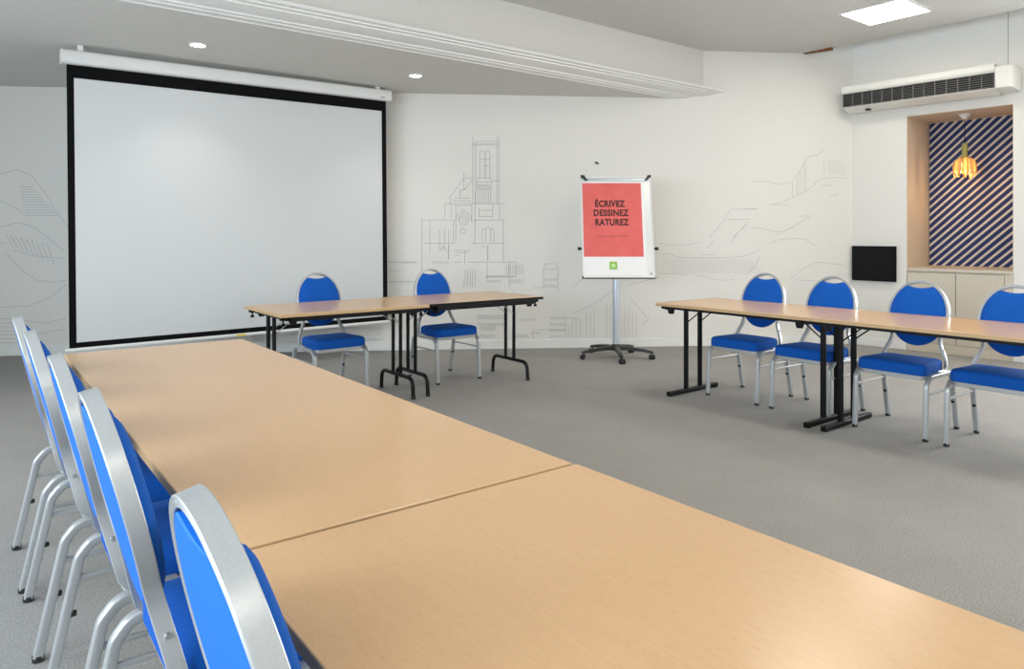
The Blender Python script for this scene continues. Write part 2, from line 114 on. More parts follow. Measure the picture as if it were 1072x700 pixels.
M['paper'] = mat('white paper', (.82, .81, .80), .7)
M['red'] = speckled('coral red print', (.70, .115, .105), (.73, .13, .12), 8, .45, 0, .4)
M['ink'] = mat('dark print ink', (.075, .018, .014), .6)
M['inkfaint'] = mat('faint print ink', (.42, .07, .06), .6)
M['green'] = mat('green print', (.22, .46, .05), .6)
M['palegreen'] = mat('pale green print', (.50, .70, .30), .6)
M['alu'] = mat('brushed aluminium pole', (.60, .64, .70), .3, .6)
M['darkplastic'] = mat('dark grey plastic', (.02, .02, .02), .4)
M['grille_dark'] = mat('dark grille interior', (.022, .021, .019), .7)
M['grille'] = mat('grille bars', (.26, .25, .225), .5)
M['acwhite'] = mat('air unit casing', (.74, .73, .68), .4)
M['monitor'] = mat('monitor glass', (.003, .003, .003), .5, 0, .15)
M['olive'] = mat('olive lamp neck', (.28, .25, .06), .4)
m = mat('amber ribbed glass', (.80, .50, .20), .25, 0, .5); b = m.node_tree.nodes['Principled BSDF']
b.inputs['Transmission Weight'].default_value = .55; b.inputs['Emission Color'].default_value = (1, .48, .12, 1); b.inputs['Emission Strength'].default_value = .04
M['amber'] = m
M['bulb'] = mat('lit bulb', (1, .8, .5), .4, emit=(1, .66, .26), estr=7)
M['panel_light'] = mat('lit ceiling diffuser', (.9, .9, .88), .5, emit=(1, .93, .815), estr=PANEL)
M['downlight'] = mat('lit downlight lens', (.9, .9, .9), .5, emit=(1, .98, .93), estr=22)
# diagonal navy stripes of the recess wallpaper: u along the wall, z up
m = mat('striped wallpaper', (.02, .03, .12), .6, 0, .3); nt, ns, ln, b = nodes(m)
tc = ns.new('ShaderNodeTexCoord'); sp = ns.new('ShaderNodeSeparateXYZ'); ln.new(tc.outputs['Object'], sp.inputs[0])
def mth(op, a, bb):
    n = ns.new('ShaderNodeMath'); n.operation = op
    for i, q in enumerate((a, bb)):
        if isinstance(q, (int, float)): n.inputs[i].default_value = q
        else: ln.new(q, n.inputs[i])
    return n.outputs[0]
# object X runs along the panel (seen left to right), object Z is up; stripes climb to the right
t_ = mth('SUBTRACT', mth('MULTIPLY', sp.outputs['Z'], 1.05), sp.outputs['X'])
fr = mth('FRACT', mth('DIVIDE', t_, .0945), 0)
st = mth('LESS_THAN', fr, .63)
mx = ns.new('ShaderNodeMix'); mx.data_type = 'RGBA'; ln.new(st, mx.inputs['Factor'])
mx.inputs[6].default_value = (.56, .51, .45, 1); mx.inputs[7].default_value = (.012, .022, .105, 1)
ln.new(mx.outputs[2], b.inputs['Base Color']); M['stripe'] = m
# clear pane
m = bpy.data.materials.new('window glass'); m.use_nodes = True; nt = m.node_tree; nt.nodes.clear()
o = nt.nodes.new('ShaderNodeOutputMaterial'); tr = nt.nodes.new('ShaderNodeBsdfTransparent'); gl = nt.nodes.new('ShaderNodeBsdfGlossy')
gl.inputs['Roughness'].default_value = .03; ms = nt.nodes.new('ShaderNodeMixShader'); ms.inputs[0].default_value = .06
nt.links.new(tr.outputs[0], ms.inputs[1]); nt.links.new(gl.outputs[0], ms.inputs[2]); nt.links.new(ms.outputs[0], o.inputs[0]); M['glass'] = m

# ------------------------------------------------------------------ mesh helpers
def link(o, parent=None):
    COL.objects.link(o)
    if parent: o.parent = parent
    return o

def obj(name, bm, mats, parent=None, smooth=False, bevel=0, seg=2):
    bmesh.ops.recalc_face_normals(bm, faces=bm.faces[:])
    me = bpy.data.meshes.new(name); bm.to_mesh(me); bm.free()
    for mm in (mats if isinstance(mats, (list, tuple)) else [mats]): me.materials.append(M[mm])
    if smooth:
        for p in me.polygons: p.use_smooth = True
        try: me.set_sharp_from_angle(angle=R(38))
        except Exception: pass
    o = bpy.data.objects.new(name, me); link(o, parent)
    if bevel:
        bv = o.modifiers.new('bevel', 'BEVEL'); bv.width = bevel; bv.segments = seg; bv.limit_method = 'ANGLE'; bv.angle_limit = R(40)
    return o

def new(): return bmesh.new()

def box(bm, x0, x1, y0, y1, z0, z1, mi=0, side_mi=None):
    vs = [bm.verts.new((x, y, z)) for x in (x0, x1) for y in (y0, y1) for z in (z0, z1)]
    idx = [(0, 1, 3, 2), (4, 6, 7, 5), (0, 4, 5, 1), (2, 3, 7, 6), (0, 2, 6, 4), (1, 5, 7, 3)]
    for k, f in enumerate(idx):
        fc = bm.faces.new([vs[i] for i in f]); fc.material_index = side_mi if (side_mi is not None and k < 4) else mi
    return vs

def quad(bm, pts, mi=0):
    f = bm.faces.new([bm.verts.new(p) for p in pts]); f.material_index = mi
    return f

def prism(bm, poly, z0, z1, mi=0):
    a = [bm.verts.new((x, y, z0)) for x, y in poly]; b = [bm.verts.new((x, y, z1)) for x, y in poly]
    n = len(poly)
    for f in [bm.faces.new(a[::-1]), bm.faces.new(b)] + [bm.faces.new((a[i], a[(i + 1) % n], b[(i + 1) % n], b[i])) for i in range(n)]:
        f.material_index = mi

def lathe(bm, prof, n=24, c=(0, 0), cap=True):
    rings = []
    for r, z in prof:
        rings.append([bm.verts.new((c[0] + r * math.cos(2 * PI * k / n), c[1] + r * math.sin(2 * PI * k / n), z)) for k in range(n)])
    for a, b in zip(rings, rings[1:]):
        for k in range(n): bm.faces.new((a[k], a[(k + 1) % n], b[(k + 1) % n], b[k]))
    if cap:
        bm.faces.new(rings[0][::-1]); bm.faces.new(rings[-1])

def circle(r, n=10): return [(r * math.cos(2 * PI * k / n), r * math.sin(2 * PI * k / n)) for k in range(n)]

def rrect(w, d, r, n=3):
    out = []
    for cx, cy, a0 in ((w / 2 - r, d / 2 - r, 0), (-w / 2 + r, d / 2 - r, 90), (-w / 2 + r, -d / 2 + r, 180), (w / 2 - r, -d / 2 + r, 270)):
        for k in range(n + 1):
            a = R(a0 + 90 * k / n); out.append((cx + r * math.cos(a), cy + r * math.sin(a)))
    return out

def sweep(bm, pts, prof, up, closed=False):
    pts = [Vector(p) for p in pts]; up = Vector(up).normalized(); n = len(pts); rings = []
    for i, p in enumerate(pts):
        if closed: t = pts[(i + 1) % n] - pts[i - 1]
        else: t = pts[min(i + 1, n - 1)] - pts[max(i - 1, 0)]
        t.normalize(); side = t.cross(up)
        if side.length < 1e-4: side = t.cross(Vector((1, .3, .2)))
        side.normalize(); u = side.cross(t).normalized()
        rings.append([bm.verts.new(p + side * a + u * b) for a, b in prof])
    k = len(prof)
    for i in range(n if closed else n - 1):
        a, b = rings[i], rings[(i + 1) % n]
        for j in range(k): bm.faces.new((a[j], a[(j + 1) % k], b[(j + 1) % k], b[j]))
    if not closed:
        bm.faces.new(rings[0][::-1]); bm.faces.new(rings[-1])

def fillet(pts, r, n=6):
    pts = [Vector(p) for p in pts]; out = [pts[0]]
    for a, b, c in zip(pts, pts[1:], pts[2:]):
        u = (a - b).normalized(); v = (c - b).normalized(); ang = u.angle(v)
        d = min(r / math.tan(ang / 2), (a - b).length * .49, (c - b).length * .49)
        p0 = b + u * d; p1 = b + v * d
        for k in range(n + 1):
            t = k / n; out.append((1 - t) ** 2 * p0 + 2 * t * (1 - t) * b + t * t * p1)
    out.append(pts[-1]); return out

def rod(bm, a, b, r, n=8):
    a = Vector(a); b = Vector(b); up = Vector((0, 0, 1)) if abs((b - a).normalized().z) < .9 else Vector((1, 0, 0))
    sweep(bm, [a, b], circle(r, n), up)

def thing(name, label, cat, loc=(0, 0, 0), rz=0, group=None):
    o = bpy.data.objects.new(name, None); o.empty_display_size = .1; COL.objects.link(o)
    o.location = loc; o.rotation_euler = (0, 0, rz); return tag(o, label, cat, group)

def tag(o, label, cat, group=None):
    o['label'] = label; o['category'] = cat
    if group: o['group'] = group
    return o

def struct(o): o['kind'] = 'structure'; return o

KIDS = {}
def dup(root, loc, rz, label, group=None):
    r = root.copy(); COL.objects.link(r); r.location = loc; r.rotation_euler = (0, 0, rz); r['label'] = label
    if group: r['group'] = group
    def rec(src, dst):
        for ch in src.children:
            c = ch.copy(); COL.objects.link(c); c.parent = dst; c.matrix_parent_inverse = ch.matrix_parent_inverse.copy(); rec(ch, c)
    rec(root, r); return r

# ------------------------------------------------------------------ room shell
# world x / y follow the table rows; camera stands at the origin, 1.28 m up
XL, YF = -2.4, -3.2                                    # left wall, wall behind the camera
def wall_y(x): return 9.28 - .6325 * (x - .3)          # back wall runs at an angle to the rows
def wall_x(y): return .3 + (9.28 - y) / .6325
CB = Vector((8.3, 4.22, 0))                            # corner of back and right walls
RD = Vector((.0725, -1, 0)).normalized(); RN = Vector((-RD.y * -1, RD.x * -1, 0)); RN = Vector((-1, -.0725, 0)).normalized()
def rw(s, d=0, z=0): p = CB + RD * s + RN * d; return (p.x, p.y, z)     # s along right wall, d into the room
S_END = (YF - CB.y) / RD.y
XR_END = rw(S_END)[0]
Z_CEIL, Z_SOFFIT, Z_HIGH = 3.415, 2.862, 3.70
BD = Vector((1, -.6325, 0)).normalized(); B0 = Vector((.3, 9.28, 0)); BN = Vector((-.6325, -1, 0)).normalized()
def bw(s, d, z): p = B0 + BD * s + BN * d; return (p.x, p.y, z)

bm = new(); prism(bm, [(XL, YF), (XR_END, YF), (CB.x, CB.y), (XL, wall_y(XL))], -.06, 0)
struct(obj('floor', bm, 'carpet'))

bm = new()                                             # main ceiling slab stops short of the right wall
cx = 7.82
prism(bm, [(XL, YF), (cx + .28, YF), (cx, 4.6), (cx - .02, wall_y(cx - .02)), (wall_x(5.2), 5.2), (XL, 5.2)], Z_CEIL, Z_CEIL + .06)
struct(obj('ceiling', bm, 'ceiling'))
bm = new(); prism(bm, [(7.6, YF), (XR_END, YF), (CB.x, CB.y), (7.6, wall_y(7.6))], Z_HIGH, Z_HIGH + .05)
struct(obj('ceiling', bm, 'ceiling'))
bm = new()                                             # dropped soffit over the screen with its upright face
yb = 5.19
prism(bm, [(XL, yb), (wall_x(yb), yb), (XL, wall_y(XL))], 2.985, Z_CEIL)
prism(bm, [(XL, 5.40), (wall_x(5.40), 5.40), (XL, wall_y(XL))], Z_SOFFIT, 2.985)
struct(obj('ceiling', bm, 'soffit'))

# stepped cornice under the soffit edge: (y, z) outline, each run cut where it meets the slanted wall
prof = [(5.19, 2.985), (5.10, 2.972), (5.05, 2.964), (5.045, 2.938), (5.085, 2.934), (5.088, 2.924), (5.125, 2.919), (5.128, 2.909), (5.19, 2.893), (5.262, 2.885),
        (5.265, 2.874), (5.30, 2.869), (5.303, 2.862), (5.380, 2.8615), (5.383, 2.855), (5.398, 2.855), (5.40, 2.862), (5.40, 2.985)]
bm = new()
a = [bm.verts.new((XL, y, z)) for y, z in prof]; b_ = [bm.verts.new((wall_x(y) - .002, y, z)) for y, z in prof]
n = len(prof)
for i in range(n): bm.faces.new((a[i], a[(i + 1) % n], b_[(i + 1) % n], b_[i]))
bm.faces.new(a); bm.faces.new(b_[::-1])
struct(obj('trim_1', bm, 'trim'))

# walls
def slab(bm, pts_in, nrm, z0, z1, t=.1):
    (x0, y0), (x1, y1) = pts_in; nx, ny = nrm
    prism(bm, [(x0, y0), (x1, y1), (x1 + nx * t, y1 + ny * t), (x0 + nx * t, y0 + ny * t)], z0, z1)
bm = new(); slab(bm, ((XL - .1, wall_y(XL - .1)), (CB.x, CB.y)), (-BN.x, -BN.y), -.06, Z_HIGH + .05)
struct(obj('wall_back', bm, 'wall'))
bm = new(); slab(bm, ((XL, YF), (XR_END, YF)), (0, -1), -.06, Z_HIGH + .05)
struct(obj('wall_front', bm, 'wall'))

# left wall with window openings (y0, y1)
WZ0, WZ1 = .85, 2.55
LW = [(-2.4, -.2), (.4, 2.6), (3.2, 5.0), (6.2, 7.8)]  # last opening is unseen, added with weaker daylight to brighten the far left
def wall_with_openings(bm, P, length, opens, t, ztop):
    # P(s, d, z): s along the wall, d outwards (0 at the inner face)
    ss = [0]
    for s0, s1, z0, z1 in opens: ss += [s0, s1]
    ss.append(length)
    def cell(s0, s1, z0, z1):
        for d in (0, t): quad(bm, [P(s0, d, z0), P(s1, d, z0), P(s1, d, z1), P(s0, d, z1)])
    for k in range(len(ss) - 1):
        s0, s1 = ss[k], ss[k + 1]
        if k % 2 == 0: cell(s0, s1, -.06, ztop)
        else:
            z0, z1 = opens[k // 2][2:]
            cell(s0, s1, -.06, z0); cell(s0, s1, z1, ztop)
            for q in ([(s0, z0), (s0, z1)], [(s1, z0), (s1, z1)], [(s0, z0), (s1, z0)], [(s0, z1), (s1, z1)]):
                (sa, za), (sb, zb) = q; quad(bm, [P(sa, 0, za), P(sb, 0, zb), P(sb, t, zb), P(sa, t, za)])
    quad(bm, [P(0, 0, -.06), P(0, t, -.06), P(0, t, ztop), P(0, 0, ztop)]); quad(bm, [P(length, 0, -.06), P(length, t, -.06), P(length, t, ztop), P(length, 0, ztop)])
    quad(bm, [P(0, 0, ztop), P(length, 0, ztop), P(length, t, ztop), P(0, t, ztop)])
bm = new()
wall_with_openings(bm, lambda s, d, z: (XL - d, YF + s, z), wall_y(XL) - YF, [(a - YF, b - YF, WZ0, WZ1) for a, b in LW], .12, Z_HIGH + .05)
struct(obj('wall_left', bm, 'wall'))

# right wall: recess (s .589-1.594) with cupboard below, then windows
A0, A1, AZ0, AZ1, AD = .589, 1.594, .915, 2.612, .70
RWIN = [(2.45, 4.25), (4.85, 6.65)]
bm = new()
opens = [(A0, A1, 0, AZ1)] + [(a, b, WZ0, WZ1) for a, b in RWIN]
wall_with_openings(bm, lambda s, d, z: rw(s, -d, z), S_END, opens, .12, Z_HIGH + .05)
struct(obj('wall_right', bm, 'wall'))
bm = new()                                             # recess lining: two cheeks, top, back, sill
for s in (A0, A1):
    quad(bm, [rw(s, -.001, AZ0 - .03), rw(s, -AD, AZ0 - .03), rw(s, -AD, AZ1), rw(s, -.001, AZ1)])
quad(bm, [rw(A0, -.001, AZ1), rw(A1, -.001, AZ1), rw(A1, -AD, AZ1), rw(A0, -AD, AZ1)])
quad(bm, [rw(A0, -AD, AZ0 - .03), rw(A1, -AD, AZ0 - .03), rw(A1, -AD, AZ1), rw(A0, -AD, AZ1)])
o = struct(obj('wall_recess', bm, 'recess'))
so = o.modifiers.new('thickness', 'SOLIDIFY'); so.thickness = .012; so.offset = 0
bm = new()
for s0, s1 in ((0, A0), (A1, S_END)):
    prism(bm, [rw(s0, 0)[:2], rw(s1, 0)[:2], rw(s1, .014)[:2], rw(s0, .014)[:2]], 0, .1)
struct(obj('baseboard_right', bm, 'trim', bevel=.004))
bm = new(); prism(bm, [bw(-3.18, 0, 0)[:2], bw(9.45, 0, 0)[:2], bw(9.45, .014, 0)[:2], bw(-3.18, .014, 0)[:2]], 0, .1)
struct(obj('baseboard_back', bm, 'trim', bevel=.004))
bm = new(); va = [bm.verts.new((x, y, z)) for x in (7.785, 7.815) for y, z in ((4.20, Z_CEIL), (4.60, Z_CEIL), (4.60, Z_CEIL - .008), (4.40, Z_CEIL - .02), (4.20, Z_CEIL - .034))]
bm.faces.new(va[:5]); bm.faces.new(va[5:][::-1])
for q in range(5): bm.faces.new((va[q], va[(q + 1) % 5], va[5 + (q + 1) % 5], va[5 + q]))
struct(obj('trim_2', bm, 'rawwood'))

# windows (frame + two panes each)
def window(n, P, w):
    bm = new(); f = .06
    def bar(s0, s1, z0, z1):
        vs = [bm.verts.new(P(s, d, z)) for s in (s0, s1) for d in (.03, .09) for z in (z0, z1)]
        for q in [(0, 1, 3, 2), (4, 6, 7, 5), (0, 4, 5, 1), (2, 3, 7, 6), (0, 2, 6, 4), (1, 5, 7, 3)]: bm.faces.new([vs[i] for i in q])
    bar(0, w, WZ0, WZ0 + f); bar(0, w, WZ1 - f, WZ1); bar(0, f, WZ0 + f, WZ1 - f); bar(w - f, w, WZ0 + f, WZ1 - f); bar(w / 2 - f / 2, w / 2 + f / 2, WZ0 + f, WZ1 - f)
    fr = struct(obj(f'window_{n}', bm, 'white'))
    for a, b in ((f, w / 2 - f / 2), (w / 2 + f / 2, w - f)):
        bm = new(); quad(bm, [P(a, .06, WZ0 + f), P(b, .06, WZ0 + f), P(b, .06, WZ1 - f), P(a, .06, WZ1 - f)])
        obj('pane', bm, 'glass', fr)
def daylight(loc, target, w, hgt, power, col):
    l = bpy.data.lights.new('daylight', 'AREA'); l.shape = 'RECTANGLE'; l.size = w; l.size_y = hgt; l.energy = power; l.color = col
    o = bpy.data.objects.new('daylight', l); COL.objects.link(o); o.location = loc
    d = Vector(target) - Vector(loc); o.rotation_euler = d.to_track_quat('-Z', 'Y').to_euler()
k = 1
for a, b in LW:
    window(k, (lambda a: lambda s, d, z: (XL - d, a + s, z))(a), b - a); k += 1
    daylight((XL - .2, (a + b) / 2, (WZ0 + WZ1) / 2), (XL + 3, (a + b) / 2, (WZ0 + WZ1) / 2 - .4), b - a, WZ1 - WZ0, DL_LEFT * (b - a) / 2 * (.35 if a > 6 else 1), (.78, .90, 1.0))
for a, b in RWIN:
    window(k, (lambda a: lambda s, d, z: rw(a + s, -d, z))(a), b - a); k += 1
    daylight(rw((a + b) / 2, -.2, (WZ0 + WZ1) / 2), rw((a + b) / 2, 3, (WZ0 + WZ1) / 2 - .4), b - a, WZ1 - WZ0, DL_RIGHT, (.92, .96, 1.0))

# ------------------------------------------------------------------ mural line drawing on the back wall
def mural(data, width, d=.003):
    bm = new()
    for st in data.split(';'):
        pts = [Vector([float(q) for q in p.split(',')]) for p in st.split(' ')]
        for a, b in zip(pts, pts[1:]):
            t = b - a
            if t.length < 1e-5: continue
            nrm = Vector((-t.y, t.x)).normalized() * width / 2
            quad(bm, [bw(*(q.x, d, q.y)) for q in (a - nrm, b - nrm, b + nrm, a + nrm)])
    return bm
t = thing('wall_mural', 'fine grey line drawing of a church tower and town roofs on the white back wall', 'mural', bw(4.5, 0, 1.2))
inv = Matrix.Translation(-Vector(t.location))
def mpart(name, bm, mt, parent):
    bmesh.ops.transform(bm, matrix=Matrix.Translation(-Vector(parent.location)), verts=bm.verts[:]); return obj(name, bm, mt, parent)
mpart('church_drawing', mural(MURAL_CATH, .0048), 'pencil', t)
mpart('town_drawing', mural(MURAL_CITY, .005), 'pencil2', t)
t = thing('wall_mural', 'faint contour lines of hills drawn on the wall between flipchart and monitor', 'mural', bw(8.0, 0, 1.4))
mpart('hill_drawing', mural(MURAL_HILLS, .0048), 'pencil2', t)
mpart('hatching', mural(MURAL_HATCH, .0028), 'pencil2', t)
t = thing('wall_mural', 'wavy contour lines drawn on the wall left of the projection screen', 'mural', bw(.2, 0, 1.2))
mpart('hill_drawing', mural(MURAL_LEFT, .0045), 'pencil', t)
bm = new(); rod(bm, bw(6.39, 0, 2.105), bw(6.39, .03, 2.105), .006); rod(bm, bw(6.375, .03, 2.112), bw(6.41, .03, 2.095), .011)
tag(obj('wall_hook', bm, 'darkplastic'), 'tiny dark hook on the wall above the flipchart', 'hook')

# ------------------------------------------------------------------ ceiling lamps
def ceiling_panel(x, y, label, group=None):
    t = thing('ceiling_light', label, 'ceiling light', (x, y, Z_CEIL), 0, group)
    bm = new(); h = .305
    for q in ((-h, h, -h, -h + .022), (-h, h, h - .022, h), (-h, -h + .022, -h + .022, h - .022), (h - .022, h, -h + .022, h - .022)): box(bm, *q, -.012, 0)
    obj('frame', bm, 'white', t)
    bm = new(); box(bm, -h + .022, h - .022, -h + .022, h - .022, -.008, -.001); obj('diffuser', bm, 'panel_light', t)
    return t
ceiling_panel(6.965, 3.225, 'square lit ceiling panel above the air conditioner', None)
OFFV = [(6.965, .9), (4.6, 2.6), (4.6, .4), (2.2, 2.6), (6.965, -1.4), (4.6, -1.8), (2.2, -1.8), (-.2, -1.8)]
for x, y in OFFV:
    ceiling_panel(x, y, 'square lit ceiling panel outside the picture, over the table rows', 'square ceiling panels over the room')
def downlight(x, y, label, group):
    t = thing('downlight', label, 'downlight', (x, y, Z_SOFFIT), 0, group)
    bm = new(); lathe(bm, [(.070, 0), (.070, -.004), (.066, -.009), (.058, -.009), (.056, -.003), (.056, 0)], 32, cap=False); obj('trim_ring', bm, 'white', t, True)
    bm = new(); lathe(bm, [(.055, -.001), (.055, -.006), (.035, -.010), (.001, -.011)], 32); obj('lens', bm, 'downlight', t, True)
    l = bpy.data.lights.new('lamp', 'SPOT'); l.energy = 22; l.spot_size = R(110); l.spot_blend = .8; l.shadow_soft_size = .05; l.color = (1, .97, .9)
    o = bpy.data.objects.new('lamp', l); link(o, t); o.location = (0, 0, -.02)
downlight(1.518, 6.27, 'round recessed downlight in the soffit above the projection screen', 'soffit downlights')
downlight(3.519, 6.165, "round recessed downlight in the soffit past the screen's right end", 'soffit downlights')

# ------------------------------------------------------------------ projection screen
YS = 6.9
t = thing('projection_screen', 'large white pull-down projection screen with black border hanging from the soffit', 'projection screen', (2.1, YS, Z_SOFFIT))
t.rotation_euler = (0, R(-.5), 0)
X0, X1 = .607 - 2.1, 3.612 - 2.1
zz = lambda z: z - Z_SOFFIT
bm = new(); sweep(bm, [(X0, 0, zz(2.764)), (X1, 0, zz(2.764))], [(a, b) for a, b in rrect(.12, .118, .03, 4)], (0, 0, 1)); hs = obj('housing', bm, 'white', t, True)
for x in (X0, X1 - .008):
    bm = new(); sweep(bm, [(x - .001, 0, zz(2.764)), (x + .009, 0, zz(2.764))], rrect(.124, .122, .03, 4), (0, 0, 1)); obj('end_cap', bm, 'white', hs, True)
bm = new(); box(bm, X1 - .13, X1 - .085, -.063, -.0595, zz(2.728), zz(2.740)); obj('maker_plate', bm, 'greytext', hs)
for x in (X0 + .14, X1 - .14):
    bm = new(); box(bm, x - .02, x + .02, -.02, .045, zz(2.822), .003 + .0087 * abs(x) * (1 if x < 0 else -1)); obj('bracket', bm, 'white', t, bevel=.003)
bm = new(); xa, xb = .647 - 2.1, 3.572 - 2.1
box(bm, xa + .052, xb - .052, -.002, .0005, zz(.40), zz(2.598)); obj('screen_fabric', bm, 'screen', t)
bm = new()
for q in ((xa, xb, .355, .40), (xa, xb, 2.598, 2.71)): box(bm, q[0], q[1], -.0025, .001, zz(q[2]), zz(q[3]))
for q in ((xa, xa + .052), (xb - .052, xb)): box(bm, q[0], q[1], -.0025, .001, zz(.40), zz(2.598))
obj('black_border', bm, 'blackmatt', t)
bm = new(); sweep(bm, [(xa - .03, 0, zz(.340)), (xb + .03, 0, zz(.340))], rrect(.024, .03, .01, 3), (0, 0, 1)); wb = obj('weight_bar', bm, 'white', t, True)
bm = new(); box(bm, 1.985 - 2.1, 2.075 - 2.1, -.0135, -.0122, zz(.331), zz(.349)); obj('warning_sticker', bm, 'yellow', wb)

# ------------------------------------------------------------------ stacking chairs
def make_chair():
    t = thing('banquet_chair', '', 'chair')
    # side frames: each leg runs up, bends and meets its partner under the seat rail
    for s in (-1, 1):
        x = .220 * s
        rear = fillet([(x, .220, .012), (x, .150, .345), (x, .115, .388), (x, -.03, .388)], .05, 6)
        bm = new(); sweep(bm, rear, rrect(.027, .029, .006, 3), (1, 0, 0)); lg = obj('leg', bm, 'silver', t, True)
        bm = new(); lathe(bm, [(.013, 0), (.0165, .001), (.0165, .018), (.013, .02)], 14, (x, .219)); obj('foot_cap', bm, 'rubber', lg, True)
        bm = new(); lathe(bm, [(.004, .178), (.011, .181), (.011, .192), (.004, .195)], 12, (x - .004 * s, .168)); obj('stacking_bumper', bm, 'rubber', lg, True)
        front = fillet([(x, -.256, .012), (x, -.238, .345), (x, -.190, .388), (x, -.03, .388)], .05, 6)
        bm = new(); sweep(bm, front, rrect(.027, .029, .006, 3), (1, 0, 0)); lg = obj('leg', bm, 'silver', t, True)
        bm = new(); lathe(bm, [(.013, 0), (.0165, .001), (.0165, .018), (.013, .02)], 14, (x, -.256)); obj('foot_cap', bm, 'rubber', lg, True)
        bm = new(); sweep(bm, [(x, -.241, .285), (x, .162, .285)], rrect(.013, .014, .003, 2), (0, 0, 1)); obj('stretcher', bm, 'silver', t, True)
    def outline(sc=1.0, n=7):
        wf, wr, yf, yr, r = .214, .192, -.252, .105, .045
        pts = []
        cen = [(wr - r, yr - r, 0), (-wr + r, yr - r, 90), (-wf + r, yf + r, 180), (wf - r, yf + r, 270)]
        for cx_, cy_, a0 in cen:
            for k in range(n + 1):
                a = R(a0 + 90 * k / n); pts.append((cx_ + r * math.cos(a), cy_ + r * math.sin(a)))
        cy = (yf + yr) / 2
        if sc == 1.0: return pts
        # uniform inset (not a scale) so that the sides keep their radius
        out = []
        for px, py in pts:
            out.append((px - math.copysign(min(abs(px), sc), px), py - math.copysign(min(abs(py - cy), sc), py - cy)))
        return out
    # seat pan
    bm = new(); prism(bm, outline(.010), .372, .400); obj('seat_frame', bm, 'silver', t, True, .004)
    # seat cushion
    bm = new(); rings = []
    for inset, z in ((.010, .398), (.002, .401), (.0, .408), (.0002, .448), (.003, .459), (.009, .466), (.020, .471), (.05, .476), (.10, .480), (.15, .482)):
        rings.append([bm.verts.new((px, py, z)) for px, py in (outline(inset) if inset else outline())])
    for a, b in zip(rings, rings[1:]):
        for k in range(len(a)): bm.faces.new((a[k], a[(k + 1) % len(a)], b[(k + 1) % len(a)], b[k]))
    bm.faces.new(rings[0][::-1]); bm.faces.new(rings[-1])
    obj('seat', bm, 'blue', t, True)
    # back: oval hoop leaning 12.7 degrees whose ends splay down to the seat rails
    al = math.atan(.24); vd = Vector((0, math.sin(al), math.cos(al))); nd = Vector((0, -math.cos(al), math.sin(al)))
    O = Vector((0, .175, .745))
    P = lambda u, v, d=0: O + Vector((u, 0, 0)) + vd * v + nd * d
    path = []
    a_, b_ = .187, .223
    lower = [(.204, -.325), (.196, -.285), (.182, -.248), (.164, -.212), (.153, -.172)]
    for s in (-1,): path += [Vector((-.206, -.02, .389)), Vector((-.206, .025, .389)), Vector((-.206, .055, .392)), Vector((-.206, .077, .402))]
    for u, v in lower: path.append(P(-u, v))
    for k in range(0, 49):
        th = R(215 - 250 * k / 48); path.append(P(a_ * math.cos(th), b_ * math.sin(th)))
    for u, v in lower[::-1]: path.append(P(u, v))
    path += [Vector((.206, .077, .402)), Vector((.206, .055, .392)), Vector((.206, .025, .389)), Vector((.206, -.02, .389))]
    # radial 20 mm with shallow ridges on the faces, 36 mm deep
    # flat bar: 13 mm radial, 30 mm deep, three fine grooves on the rear and front edges
    w2, d2 = .0082, .0165
    half = [(w2 - .0015, d2), (.0052, d2), (.0041, d2 - .0016), (.0030, d2), (.0011, d2), (0, d2 - .0016), (-.0011, d2), (-.0030, d2), (-.0041, d2 - .0016), (-.0052, d2), (-w2 + .0015, d2)]
    hp = [(w2, -d2 + .0015), (w2, d2 - .0015)] + half + [(-w2, d2 - .0015), (-w2, -d2 + .0015)] + [(-a, -b) for a, b in half]
    bm = new(); sweep(bm, path, hp, tuple(nd)); hoop = obj('back_frame', bm, 'silver', t, True)
    for s in (-1, 1):
        bm = new(); p = P(.178 * s, -.225); rod(bm, p, p + Vector((s * .0115, 0, 0)), .0050, 10); obj('screw', bm, 'chrome', hoop, True)
    # padded back: front bulges, flat panel behind, grip cut-out at the top
    N = 72; ua, vb = .180, .2155
    def rim(k):
        th = 2 * PI * k / N; u, v = ua * math.cos(th), vb * math.sin(th)
        if v > 0 and abs(u) < .082:
            ve = vb * math.sqrt(1 - (.082 / ua) ** 2); v = ve - .015 * (1 - (u / .082) ** 2)
        return u, v
    R_ = [rim(k) for k in range(N)]
    bm = new(); layers = []
    for sc, d in ((1.0, -.004), (1.0, .010), (.985, .018), (.95, .026), (.86, .034), (.70, .040), (.45, .044), (.2, .045)):
        layers.append([bm.verts.new(P(u * sc, (v + .02) * sc - .02, d)) for u, v in R_])
    for a, b in zip(layers, layers[1:]):
        for k in range(N): bm.faces.new((a[k], a[(k + 1) % N], b[(k + 1) % N], b[k]))
    bm.faces.new(layers[-1]); bm.faces.new(layers[0][::-1])
    back = obj('backrest', bm, 'blue', t, True)
    bm = new(); layers = []
    for sc, d in ((.998, -.003), (.998, -.0125), (.985, -.015)):
        layers.append([bm.verts.new(P(u * sc, (v + .02) * sc - .02, d)) for u, v in R_])
    for a, b in zip(layers, layers[1:]):
        for k in range(N): bm.faces.new((a[k], a[(k + 1) % N], b[(k + 1) % N], b[k]))
    bm.faces.new(layers[-1]); bm.faces.new(layers[0][::-1])
    o = obj('back_panel', bm, 'bluepanel', back, True); o['label'] = 'brighter blue smooth panel covering the back'
    return t
proto = make_chair(); first = True
def chair(x, y, rz, label, group):
    global first
    if first:
        first = False; proto.location = (x, y, 0); proto.rotation_euler = (0, 0, rz); proto['label'] = label; proto['group'] = group; return proto
    return dup(proto, (x, y, 0), rz, label, group)
gn, gf, gr = 'chairs along the near long table', 'chairs behind the far tables', 'chairs behind the right tables'
